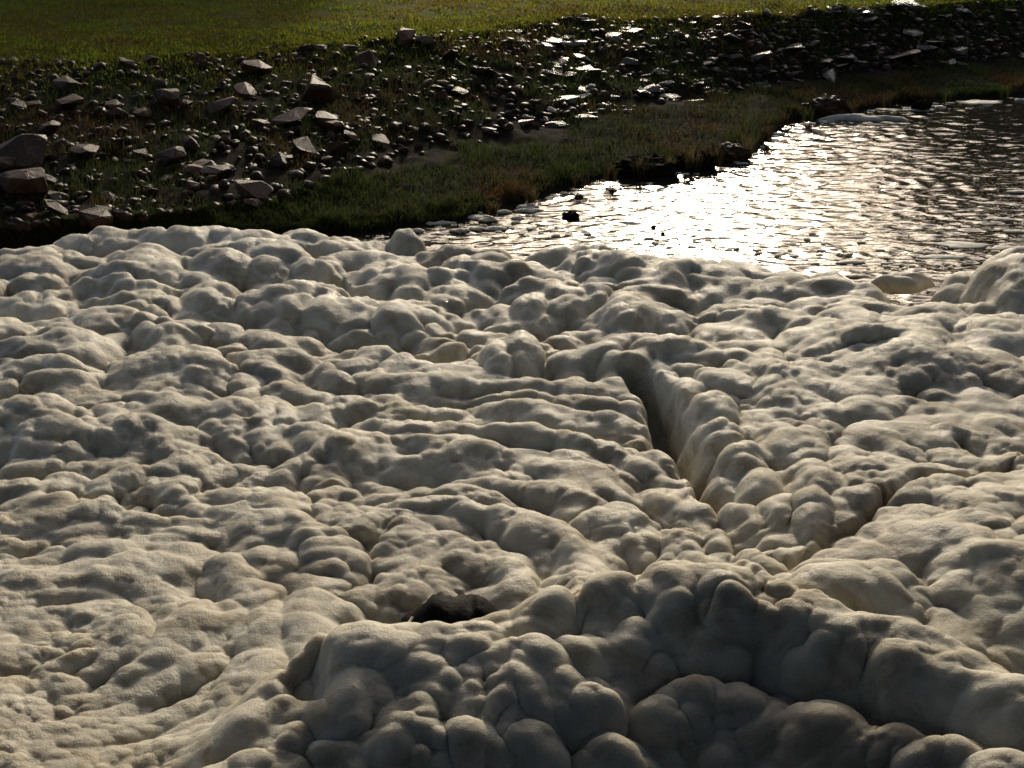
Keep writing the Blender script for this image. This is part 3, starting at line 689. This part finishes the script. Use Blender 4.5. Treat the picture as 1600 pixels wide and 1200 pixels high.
clod(1021, 357, 8, 4, 'small black piece of driftwood floating at the left of the glint', 'driftwood', 20, M['black_rock'], 0, 'driftwood')
clod(1036, 366, 7, 3, 'tiny black piece of driftwood below the other one in the glint', 'driftwood', 23, M['black_rock'], 0, 'driftwood')
def tuft(px, py, hpx, n, label, k):
    p = W(px, py, 0.1); d = math.hypot(p[1], CAM_H); h = hpx / F * d
    V, T = [], []
    for i in range(n):
        a = random.uniform(0, 6.28); r0 = random.uniform(0, h * .3); b = np.array([math.cos(a) * r0, math.sin(a) * r0 * .6, -.05]); hh = h * random.uniform(.5, 1.1)
        l = np.array([math.cos(a), math.sin(a), 0]) * hh * random.uniform(.1, .7); s_ = np.array([-math.sin(a), math.cos(a), 0]) * .006
        m_ = b + l * .4 + np.array([0, 0, hh * .75]); t_ = b + l + np.array([0, 0, hh * random.uniform(.7, 1)]); o_ = len(V)
        V += [b - s_, b + s_, m_ + s_ * .8, m_ - s_ * .8, t_]; T += [(o_, o_ + 1, o_ + 2), (o_, o_ + 2, o_ + 3), (o_ + 3, o_ + 2, o_ + 4)]
    me = mesh_np('grass_tuft', np.array(V), np.array(T), False); ca = me.color_attributes.new('tint', 'FLOAT_COLOR', 'POINT')
    c_ = random.choice([(.045, .06, .016), (.10, .075, .035), (.06, .045, .022)]); cc_ = np.tile([*c_, 1], (len(V), 1)); ca.data.foreach_set('color', cc_.astype(np.float32).ravel())
    o = obj('grass_tuft', me, M['grass']); o.location = p; tag(o, label, 'grass tuft', 'grass tufts along the shore')
for k, (px, hpx, lab) in enumerate([(770, 26, 'grass tuft at the shore over the small foam scraps'), (830, 30, 'grass tuft at the shore above the lone wet stone'), (905, 30, 'grass tuft at the shore left of the muddy clod'),
        (955, 34, 'grass tuft beside the muddy clod left of the glint'), (1000, 40, 'dry tuft growing on the muddy clod'), (1045, 30, 'grass tuft between the muddy clod and the low dark clod'), (1082, 46, 'dry tuft on the low dark clod above the glint'),
        (1118, 40, 'tuft left of the tall eroded clod'), (1165, 42, 'tuft at the top of the tall eroded clod'), (1198, 34, 'tuft where the shore turns up right of the eroded clod'), (1226, 26, 'tuft at the corner of the shore'),
        (1262, 28, 'tuft left of the brown clod at the bend'), (1330, 24, 'tuft right of the brown clod at the bend'), (1385, 26, 'tuft above the short foam strip'), (1480, 22, 'tuft at the far shore near the right end'), (1570, 24, 'last tuft at the far shore by the right frame edge')]):
    yy_ = float(PIX(*SHORE(np.array(float(px))))[1]); tuft(px, yy_ - 3, hpx, 70, lab, k)
def twig(px, py, hpx, lean, label):
    p = bank_find(px, py); d = math.hypot(p[1], CAM_H - p[2]); h = hpx / F * d
    V, f = [], []
    for (b, t_, r) in (((0, 0, -.05), (lean * h, 0.05, h), .012), ((lean * h * .5, .02, h * .5), (lean * h * .5 - h * .25, .1, h * .8), .007)):
        b, t_ = np.array(b), np.array(t_)
        for i in range(5):
            u = i / 4; c_ = b + (t_ - b) * u + np.array([math.sin(u * 5) * h * .03, 0, 0])
            for j in range(6): V.append(c_ + np.array([math.cos(j * 1.047), math.sin(j * 1.047), 0]) * r * (1 - .6 * u))
        o_ = len(V) - 30; f += [(o_ + i * 6 + j, o_ + i * 6 + (j + 1) % 6, o_ + i * 6 + 6 + (j + 1) % 6, o_ + i * 6 + 6 + j) for i in range(4) for j in range(6)]
    o = obj('twig', mesh_np('twig', np.array(V), np.array(f)), M['dry_wood']); o.location = p; tag(o, label, 'twig')
twig(1509, 92, 40, .05, 'upright bare twig on the right slope near the frame edge')
twig(1428, 80, 26, .5, 'short leaning twig beside the low pale slab')
twig(1205, 108, 24, -.1, 'short twig above the grass strip over the brown clod')
twig(1270, 62, 20, .6, 'pale twig sticking out left of the pale flat topped slab')
print('stones', n_st[0])
